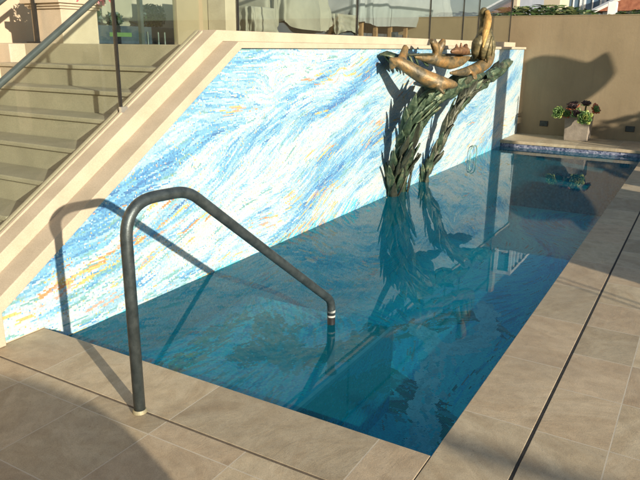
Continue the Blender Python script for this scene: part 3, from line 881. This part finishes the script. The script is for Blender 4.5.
# ------------------------------------------------------------------ bronze kelp sculpture
ks = thing('kelp_sculpture', 'bronze sculpture of kelp stalks carrying swimming seals and a pelican', 'sculpture', (5.0, -.1, 0))
def blade(bm, p, d, up, L, W, seed, curl=.25, nseg=9):
    """a kelp blade: long lens with a waved edge and thickness"""
    rr = random.Random(seed)
    p, d = Vector(p), Vector(d).normalized()
    up = Vector(up); up = (up-d*up.dot(d)).normalized()
    side = d.cross(up)
    ph = rr.uniform(0, 6)
    A, B = [], []
    for i in range(nseg+1):
        t = i/nseg
        w = W*(math.sin(math.pi*min(1, t*.93+.07))**.8)*(1-.25*t)
        c = p+d*L*t+up*(curl*L*t*t*.5+.05*L*math.sin(5*t+ph))
        r = .2*W*math.sin(9*t+ph); r2 = .2*W*math.sin(8*t+ph+2); w *= 1+.13*math.sin(15*t+ph)
        row = [c-side*(w+.04*W)+up*r, c-side*w*.45+up*.12*W, c+up*-.02*W, c+side*w*.45+up*.12*W, c+side*(w+.04*W)+up*r2]
        A.append([bm.verts.new(q+up*.008) for q in row]); B.append([bm.verts.new(q-up*.008) for q in row])
    for i in range(nseg):
        for j in range(4):
            bm.faces.new((A[i][j], A[i][j+1], A[i+1][j+1], A[i+1][j]))
            bm.faces.new((B[i][j+1], B[i][j], B[i+1][j], B[i+1][j+1]))
        bm.faces.new((A[i][0], A[i+1][0], B[i+1][0], B[i][0]))
        bm.faces.new((A[i+1][4], A[i][4], B[i][4], B[i+1][4]))
    bm.faces.new([A[0][j] for j in range(5)][::-1]+[B[0][j] for j in range(5)])
    bm.faces.new([A[-1][j] for j in range(5)]+[B[-1][j] for j in range(5)][::-1])

def kelp(name, pts, n, L, W, seed, mats, stem=.03, spread=.7):
    rr = random.Random(seed)
    bm = bmesh.new()
    P = spline(pts, 14)
    tube(bm, P, [stem*1.2, stem, stem*.8, stem*.5], 10)
    for i in range(n):
        t = (i+.5)/n*.97
        k = min(int(t*(len(P)-1)), len(P)-2)
        p = P[k]; tan = (P[k+1]-P[k]).normalized()
        a = i*2.4+rr.uniform(-.4, .4)
        # around the stem, favouring the pool side
        n1 = tan.cross(Vector((0, 1, 0))).normalized(); n2 = tan.cross(n1)
        out = n1*math.cos(a)+n2*math.sin(a)
        if out.y > .2: out.y *= .25
        out.normalize()
        d = tan*1.0+out*spread*rr.uniform(.35, 1.0)
        sc = rr.uniform(.75, 1.25)*(1.0 if t < .8 else .85)
        f0 = len(bm.faces)
        blade(bm, p-tan*.03, d, out+Vector((-.2, -.4, .1)), L*sc, (W[0]*(1-t)+W[1]*t)*rr.uniform(.8, 1.2), seed*100+i, rr.uniform(-.22, .18))
        bm.faces.ensure_lookup_table()
        mi = rr.choices([0, 1], [.7, .3])[0]
        for f in bm.faces[f0:]: f.material_index = mi
    return keep_world(build(name, bm, mats, smooth=True), ks)
GM = [M['bronze_green'], M['bronze_dark']]
kelp('kelp_stalk', [(4.60, -.045, -.45), (4.50, -.063, -.04), (4.365, -.166, .331), (4.374, -.251, .636), (4.476, -.32, .883), (4.70, -.369, 1.05)], 58, .40, (.034, .075), 1, GM, .04, .40)
kelp('kelp_stalk', [(4.84, -.045, -.45), (4.78, -.054, -.07), (4.68, -.15, .28), (4.67, -.24, .595), (4.82, -.306, .83), (5.12, -.35, .995), (5.55, -.385, 1.12)], 54, .40, (.030, .072), 2, GM, .04, .36)
kelp('kelp_stalk', [(5.50, -.045, -.45), (5.495, -.051, -.078), (5.572, -.135, .22), (5.687, -.226, .547), (5.844, -.285, .757), (6.17, -.342, .96), (6.743, -.40, 1.166), (7.15, -.425, 1.24)], 52, .37, (.034, .056), 3, GM[::-1], .035, .32)

def seal_obj(name, spine, radii, fins, m, voxel=.011):
    """one continuous body: lofted spine plus flippers fused by a remesh"""
    bm = bmesh.new()
    P = spline(spine, 9)
    radii = [q*.86 for q in radii]
    tube(bm, P, radii, 14)
    ball(bm, P[0], radii[0]); ball(bm, P[-1], radii[-1])
    for pts, r, fl in fins:
        tube(bm, spline(pts, 6), r, 10, flat=fl, up=(0.3, -.6, .7))
    o = build(name, bm, m, smooth=True)
    r = o.modifiers.new('fuse', 'REMESH'); r.mode = 'VOXEL'; r.voxel_size = voxel; r.use_smooth_shade = True
    s = o.modifiers.new('soft', 'SMOOTH'); s.iterations = 3; s.factor = .5
    return keep_world(o, ks)
# foremost seal, slanting down towards the right
seal_obj('seal', [(4.02, -.20, 1.375), (4.069, -.26, 1.352), (4.16, -.34, 1.292), (4.242, -.44, 1.222), (4.322, -.54, 1.172), (4.395, -.62, 1.150), (4.497, -.68, 1.136), (4.53, -.70, 1.132)],
         [.034, .06, .078, .09, .092, .074, .05, .028],
         [([(4.06, -.24, 1.36), (4.035, -.21, 1.33), (4.03, -.2, 1.28)], [.05, .048, .022], .6), ([(4.10, -.27, 1.36), (4.20, -.25, 1.43), (4.27, -.24, 1.505)], [.055, .048, .034], .7),
          ([(4.34, -.56, 1.14), (4.31, -.62, 1.09), (4.31, -.66, 1.05)], [.06, .06, .03], .4)], M['bronze_gold'])
# second seal, tail flippers raised above the surface
seal_obj('seal', [(4.58, -.22, 1.40), (4.72, -.27, 1.385), (4.92, -.35, 1.355), (5.12, -.41, 1.335), (5.30, -.47, 1.355), (5.44, -.52, 1.39)],
         [.02, .045, .072, .085, .068, .024],
         [([(4.86, -.33, 1.38), (4.86, -.34, 1.46), (4.82, -.335, 1.52), (4.75, -.32, 1.57)], [.05, .055, .06, .034], .75), ([(4.90, -.34, 1.38), (4.90, -.355, 1.46), (4.93, -.37, 1.53), (4.96, -.38, 1.58)], [.05, .055, .06, .034], .75)], M['bronze_gold'])
# third seal curving down from beneath the pelican
seal_obj('seal', [(5.84, -.64, 1.52), (5.82, -.65, 1.43), (5.70, -.65, 1.34), (5.50, -.63, 1.285), (5.28, -.59, 1.25), (5.05, -.55, 1.235), (4.86, -.52, 1.235)],
         [.03, .068, .085, .085, .068, .045, .02],
         [([(5.30, -.62, 1.24), (5.24, -.66, 1.20), (5.16, -.68, 1.175)], [.06, .055, .025], .4), ([(5.84, -.62, 1.50), (5.93, -.58, 1.55)], [.04, .015], .5)], M['bronze_gold'])
seal_obj('otter', [(4.97, -.48, 1.455), (5.04, -.50, 1.465), (5.12, -.52, 1.462), (5.22, -.54, 1.465), (5.30, -.55, 1.45)], [.026, .046, .042, .06, .034],
         [([(5.06, -.50, 1.50), (5.04, -.5, 1.535)], [.022, .012], .8), ([(5.14, -.52, 1.50), (5.13, -.52, 1.55)], [.024, .012], .8), ([(5.22, -.54, 1.51), (5.25, -.55, 1.535)], [.03, .014], .8)], M['bronze_red'], .009)
# the water surface of the sculpture: a thin sheet seen edge-on
bm = bmesh.new()
top = [(4.10, -.06), (4.30, -.03), (4.9, -.10), (5.4, -.30), (5.75, -.50), (5.66, -.60), (5.2, -.47), (4.7, -.30), (4.35, -.16)]
a = [bm.verts.new((x, y, 1.432+.008*math.sin(7*x))) for x, y in top]; b = [bm.verts.new((x, y, 1.414+.008*math.sin(7*x))) for x, y in top]
bm.faces.new(a); bm.faces.new(b[::-1])
for i in range(len(top)): bm.faces.new((a[i], b[i], b[(i+1) % len(top)], a[(i+1) % len(top)]))
keep_world(build('bronze_surface', bm, M['bronze_dark'], bevel=.004), ks)
bm = bmesh.new()
for i in range(7):
    blade(bm, (4.12+.09*i, -.06-.025*i, 1.425), (.55, -.25, -.35-.1*(i % 3)), (0, -.6, .6), .22, .04, 400+i, -.3)
blade(bm, (4.08, -.05, 1.425), (.7, -.55, -.16), (0, -.3, .9), .42, .085, 431, -.1)
keep_world(build('kelp_canopy', bm, GM[0], smooth=True), ks)
# right-hand leaves fanning out to a point
bm = bmesh.new()
for i, (p, d, L) in enumerate([((6.75, -.40, 1.15), (1, -.05, .24), .95), ((6.9, -.42, 1.20), (1, -.03, .16), .80), ((6.6, -.40, 1.08), (1, -.08, .20), .8), ((6.3, -.37, .98), (.9, -.1, .25), .6), ((6.4, -.45, 1.14), (1, 0, .16), .8), ((5.4, -.40, 1.04), (1, -.12, .2), .7), ((5.6, -.42, 1.12), (1, -.1, .12), .7), ((5.2, -.36, .95), (1, -.15, .3), .55)]):
    blade(bm, p, d, (-.2, -.8, .4), L, .062, 500+i, -.1)
keep_world(build('kelp_canopy', bm, GM, smooth=True), ks)

# pelican: folded wings, upright neck, long bill resting on the breast
pe_bm = bmesh.new()
tube(pe_bm, spline([(5.60, -.62, 1.36), (5.62, -.62, 1.44), (5.64, -.61, 1.55), (5.68, -.60, 1.65), (5.68, -.60, 1.74), (5.61, -.61, 1.82), (5.545, -.62, 1.885), (5.51, -.63, 1.905)], 8), [.05, .10, .112, .082, .062, .050, .052, .032], 16)
ball(pe_bm, (5.545, -.62, 1.885), .053, 1.05, .9, 1.0)
for sx, px in ((-1, 5.50), (1, 5.80)):
    tube(pe_bm, spline([(px, -.62, 1.63), (px+.01*sx, -.60, 1.55), (px-.01*sx, -.58, 1.45), (px-.05*sx, -.55, 1.37)], 6), [.035, .075, .065, .02], 12, flat=1.0)
tube(pe_bm, spline([(5.66, -.58, 1.42), (5.70, -.5, 1.38), (5.73, -.42, 1.36)], 5), [.06, .045, .02], 10)
o = build('pelican', pe_bm, M['bronze_olive'], smooth=True)
r = o.modifiers.new('fuse', 'REMESH'); r.mode = 'VOXEL'; r.voxel_size = .009; r.use_smooth_shade = True
s = o.modifiers.new('soft', 'SMOOTH'); s.iterations = 3; s.factor = .5
keep_world(o, ks); pel = o
bm = bmesh.new()
tube(bm, spline([(5.515, -.665, 1.895), (5.455, -.715, 1.80), (5.35, -.73, 1.66), (5.235, -.735, 1.50)], 7), [.030, .030, .026, .010], 10, flat=.6)
tube(bm, spline([(5.50, -.67, 1.86), (5.44, -.70, 1.77), (5.36, -.71, 1.67), (5.27, -.72, 1.55)], 7), [.02, .038, .032, .008], 10)
bl_ = build('bill', bm, bronze('bill_bronze', [(.3, (.30, .17, .05)), (.55, (.50, .30, .09)), (.75, (.36, .24, .10))], 6), smooth=True)
bl_.parent = pel
for pts, nm in (([(5.60, -.70, 1.70), (5.535, -.705, 1.62), (5.49, -.70, 1.52), (5.50, -.68, 1.42), (5.55, -.66, 1.36)], 'wing'), ([(5.76, -.60, 1.70), (5.80, -.63, 1.61), (5.80, -.65, 1.52), (5.76, -.66, 1.43), (5.70, -.66, 1.37)], 'wing')):
    bm = bmesh.new()
    tube(bm, spline(pts, 8), [.018, .058, .068, .05, .012], 14, flat=.55, up=(.7, .6, 0))
    for q in range(3):      # long flight feathers laid over the wing
        o3 = Vector((.012*(q-1), -.018, -.015*q))
        tube(bm, [Vector(p)+o3+Vector((0, -.02, 0)) for p in spline(pts[1:], 6)], [.012, .017, .015, .004], 8)
    wg = build(nm, bm, M['bronze_olive'], smooth=True); wg.parent = pel
bm = bmesh.new(); ball(bm, (5.50, -.662, 1.90), .009, seg=8); e = build('eye', bm, M['black'], smooth=True); e.parent = pel

# ------------------------------------------------------------------ neighbouring houses and hedges beyond the far wall
def house(name, label, x0, x1, y0, y1, z1, wm, windows, roof=None, trim=None):
    t = thing(name, label, 'house', ((x0+x1)/2, (y0+y1)/2, -1.3))
    keep_world(build('wall', bx(x0, x1, y0, y1, -1.3, z1), wm, bevel=.02), t)
    for (ya, yb, za, zb) in windows:
        bm = bmesh.new()
        for q in ((ya-.06, ya, za-.06, zb+.06), (yb, yb+.06, za-.06, zb+.06), (ya, yb, za-.06, za), (ya, yb, zb, zb+.06), ((ya+yb)/2-.02, (ya+yb)/2+.02, za, zb)):
            box(bm, x0-.05, x0-.004, q[0], q[1], q[2], q[3])
        w = keep_world(build('window', bm, M['white']), t)
        p = build('pane', bx(x0-.022, x0-.006, ya, yb, za, zb), M['pane']); p.parent = w
        p.matrix_parent_inverse = Matrix.Identity(4)
    if roof:
        zr, ov = roof
        bm = bmesh.new(); ym = (y0+y1)/2
        prism_yz(bm, [(y0-ov, z1+.003), (y1+ov, z1+.003), (ym, z1+zr)], x0-ov, x1+ov)
        rr = keep_world(build('roof', bm, M['rooftile']), t)
        bm = bmesh.new()
        for s in (1, -1):
            yy = y0-ov if s > 0 else y1+ov
            tube(bm, [(x0-ov-.03, yy, z1+.0), (x0-ov-.03, ym, z1+zr+.02)], .07, 4)
        f = build('fascia', bm, M['white']); f.parent = rr
    return t
M['white'] = simple('white_paint', (.70, .70, .67), (.78, .78, .75), 6, .6)
M['pane'] = simple('blue_window_glass', (.06, .11, .17), (.12, .19, .26), 1.2, .08, 0, 0)
k = N('terracotta_tiles')
wv = k.n('ShaderNodeTexWave', ins={'Vector': k.obj(), 'Scale': 3.2, 'Distortion': .4, 'Detail': 1.0})
nn = k.noise(9, 4).outputs[0]
M['rooftile'] = k.pbr(k.ramp(nn, [(.3, (.22, .07, .035)), (.7, (.38, .15, .08))]), .85, 0, k.bump(wv.outputs[0], .8, .05))
M['bluegrey'] = simple('blue_grey_render', (.16, .18, .215), (.20, .22, .255), 2, .85)
M['beigehouse'] = simple('pale_beige_render', (.44, .38, .28), (.5, .44, .33), 2, .85)
M['whitehouse'] = simple('pale_blue_render', (.46, .54, .58), (.56, .63, .66), 2, .8)

nb = house('neighbour_house', 'blue grey neighbouring house with a beige corner behind the terrace', 16, 19.5, 1.83, 12, 5.2, M['bluegrey'], [(4.0, 5.2, 2.9, 4.3)])
keep_world(build('corner_trim', bx(15.97, 16.25, 1.72, 1.828, -1.3, 5.2), M['cap'], bevel=.01), nb)
bay = bx(16.0, 18.3, 1.30, 1.716, 3.30, 4.50)
b = keep_world(build('bay', bay, M['pane']), nb)
bm = bmesh.new()
for z in (3.25, 4.46): box(bm, 15.93, 18.36, 1.22, 1.716, z, z+.09)
box(bm, 15.94, 16.02, 1.22, 1.30, 3.34, 4.46); box(bm, 15.94, 16.0, 1.62, 1.716, 3.34, 4.46)
for x in (16.45, 16.9, 17.35, 17.8, 18.28): box(bm, x, x+.05, 1.25, 1.298, 3.34, 4.46)
box(bm, 15.96, 15.998, 1.30, 1.62, 3.85, 3.90)
f = build('bay_frame', bm, M['white']); f.parent = b
house('beige_house', 'pale beige house wall seen over the far wall beside the corner trim', 21.5, 26, 1.75, 3.25, 4.4, M['beigehouse'], [])
house('blue_house', 'pale blue glazed house showing over the middle of the far wall', 23, 30, -.3, 2.0, 4.8, M['whitehouse'], [(.05, .55, 2.55, 4.2), (.75, 1.2, 2.55, 4.2), (1.4, 1.8, 2.55, 4.2)])
house('red_roof_house', 'white house with red tiled roof showing over the right of the far wall', 21, 27, -3.4, .35, 2.62, M['whitehouse'], [(-.7, -.35, 2.1, 2.5)], roof=(1.05, .25))
gp = build('gate_post', bx(18, 18.25, -.42, -.2, -1.3, 2.72), M['white'], bevel=.01); tag(gp, 'short white gate post in front of the red roofed house', 'post')
h1 = leafclump('hedge', (0, 0, 0), 1, 2600, .09, [M['leaf'], M['leaf2'], M['leaf3']], 31, sz=1)
h1.scale = (.45, 1.5, .38); h1.location = (13.2, .55, 2.02); tag(h1, 'dark green hedge top showing just above the left of the far wall', 'hedge')
h2 = leafclump('hedge', (0, 0, 0), 1, 2600, .09, [M['leaf'], M['leaf2'], M['leaf3']], 32, sz=1)
h2.scale = (.45, 1.25, .30); h2.location = (13.2, -1.85, 1.99); tag(h2, 'dark green hedge top showing just above the right of the far wall', 'hedge')

# ------------------------------------------------------------------ unseen sun side: most things here are added just to cast shadows
g1 = thing('near_shadow_caster', 'unseen rounded panel added to cast the shadow on the near deck corner', 'wall', (-6, -4.2, 0))  # added out of view; rounded outline follows the near deck shadow
bm = bmesh.new()
arc = [(-2.60, 1.06), (-2.40, 1.045), (-2.25, 1.02), (-2.13, .98), (-2.03, .925), (-1.96, .85), (-1.928, .76)]
prism_xz(bm, [(-9, .001)]+[(-9, 1.07)]+arc+[(-1.925, .001)], -4.36, -4.20)
keep_world(build('wall_panel', bm, M['tan']), g1)
g2 = thing('deck_shadow_wall', 'unseen low tan wall added on the sunny side to shade the right deck', 'wall', (2.1, -7, 0))  # added wall; height and ends set so its shadow covers the deck
keep_world(build('wall_panel', bx(.615, 3.60, -7.1, -6.9, -.02, 1.40), M['tan'], bevel=.01), g2)
g3 = thing('deck_shadow_wall', 'unseen short tan wall added for deck shade beside the square garden pillar', 'wall', (4.6, -7, 0))  # second added wall piece, for the shaded deck beyond the lit gap
keep_world(build('wall_panel', bx(4.0, 4.95, -7.1, -6.9, -.02, 1.40), M['tan'], bevel=.01), g3)
g4 = build('garden_pillar', bx(5.40, 5.86, -7.2, -6.8, -.02, 3.6), M['cream'], bevel=.02); tag(g4, 'tall square cream garden pillar on the sunny side', 'pillar')
for x, lab in ((.20, 'unseen thin post added for a shadow line nearest the low tan wall'), (.12, 'unseen thin post added for a shadow line farther from the low tan wall')):
    bm = bmesh.new(); tube(bm, [(x, -7, -.02), (x, -7, 1.40)], .009, 8); o = build('shadow_post', bm, M['black']); tag(o, lab, 'post', 'unseen thin posts added for two shadow lines')  # added posts that throw the two thin shadow lines on the deck
g5 = thing('shadow_bar', 'unseen horizontal grey pole added for the bar shadow on the deck', 'pole', (-3.3, -11, 0))  # added bar that casts the soft line across the deck
bm = bmesh.new(); tube(bm, [(-3.32, -12.6, 1.95), (-3.32, -9.75, 1.95)], .036, 10); keep_world(build('bar', bm, M['steel']), g5)
bm = bmesh.new(); tube(bm, [(-3.32, -12.55, -.3), (-3.32, -12.55, 1.95)], .03, 8); keep_world(build('upright', bm, M['steel']), g5)
h3 = leafclump('hedge', (0, 0, 0), 1, 5200, .07, [M['leaf'], M['leaf2']], 33, sz=1)
h3.scale = (1.32, .35, 1.0); h3.location = (7.98, -7.0, .80); tag(h3, 'unseen clipped hedge added on the sunny side to shade the far wall foot', 'hedge')  # added hedge, widened to shade the planter and wall foot
# added panel out of view: outline traced back from the far wall's big shadow
caster = thing('shade_cutout', 'unseen cut-out panel on a steel pole added to shadow the far wall', 'shade sail', (7.6, -7, 0))
yz = [(-.01, -.05), (-.01, 1.245), (-.14, 1.333), (-.351, 1.387), (-.606, 1.374), (-.861, 1.318), (-1.05, 1.275), (-1.12, 1.285), (-1.224, 1.36), (-1.356, 1.45), (-1.40, 1.40), (-1.454, 1.29), (-1.515, 1.129), (-1.49, 1.05), (-1.40, .92), (-1.30, .81), (-1.177, .703), (-.983, .56), (-.92, .45), (-1.0, .25), (-1.02, -.05)]
SD = Vector((.459, 1.0, -.2605))
pts = []
for y, z in yz:
    t = (-6.6-y)      # back along the sun to the added panel's plane
    pts.append((FX+SD.x*t, -6.6, z+SD.z*t))
bm = bmesh.new(); prism_xz(bm, [(p[0], p[2]) for p in pts], -6.62, -6.58)
keep_world(build('shadow_outline', bm, M['cloth_beige']), caster)
bm = bmesh.new(); tube(bm, [(6.95, -6.66, -.02), (6.95, -6.66, 2.4)], .03, 10); keep_world(build('pole', bm, M['steel']), caster)  # pole added to carry the cut-out panel

# ------------------------------------------------------------------ camera, light, world
R_ = Vector((.506, -.862, .010)); 
import_axes = None
pitch, roll, yaw = math.radians(16.57704883), math.radians(.56865902), math.radians(30.26602444)
fwv = Vector((math.cos(pitch)*math.cos(yaw), math.cos(pitch)*math.sin(yaw), -math.sin(pitch)))
rt = fwv.cross(Vector((0, 0, 1))).normalized(); up = rt.cross(fwv)
r2 = math.cos(roll)*rt+math.sin(roll)*up; u2 = -math.sin(roll)*rt+math.cos(roll)*up
cam = bpy.data.cameras.new('camera'); cam.lens = 36.647; cam.sensor_width = 36; cam.clip_start = .05; cam.clip_end = 500
co = bpy.data.objects.new('camera', cam); COL.objects.link(co)
co.matrix_world = Matrix(((r2.x, u2.x, -fwv.x, -2.0828), (r2.y, u2.y, -fwv.y, -2.9648), (r2.z, u2.z, -fwv.z, 1.5), (0, 0, 0, 1)))
scene.camera = co

sd = SD.normalized()
sun = bpy.data.lights.new('sun', 'SUN'); sun.energy = 5.0; sun.angle = math.radians(.5); sun.color = (1.0, .90, .75)
so = bpy.data.objects.new('sun', sun); COL.objects.link(so)
so.rotation_euler = sd.to_track_quat('-Z', 'Y').to_euler(); so.location = (-4, -10, 8)
w = bpy.data.worlds.new('World'); scene.world = w; w.use_nodes = True
nt = w.node_tree; bg = nt.nodes['Background']
sky = nt.nodes.new('ShaderNodeTexSky'); sky.sky_type = 'NISHITA'; sky.sun_disc = False
el = math.asin(-sd.z)
sky.sun_elevation = el; sky.sun_rotation = math.atan2(-sd.x, -sd.y)
sky.air_density = 1.0; sky.dust_density = .6; sky.ozone_density = 1.5
nt.links.new(sky.outputs[0], bg.inputs[0]); bg.inputs[1].default_value = .10
vs = scene.view_settings
vs.view_transform = 'Standard'; vs.look = 'None'; vs.gamma = 1.0; vs.use_curve_mapping = False
vs.exposure = 0.75
scene.cycles.max_bounces = 10
scene.cycles.transparent_max_bounces = 24
scene.cycles.glossy_bounces = 5
scene.cycles.caustics_reflective = False
scene.cycles.caustics_refractive = False
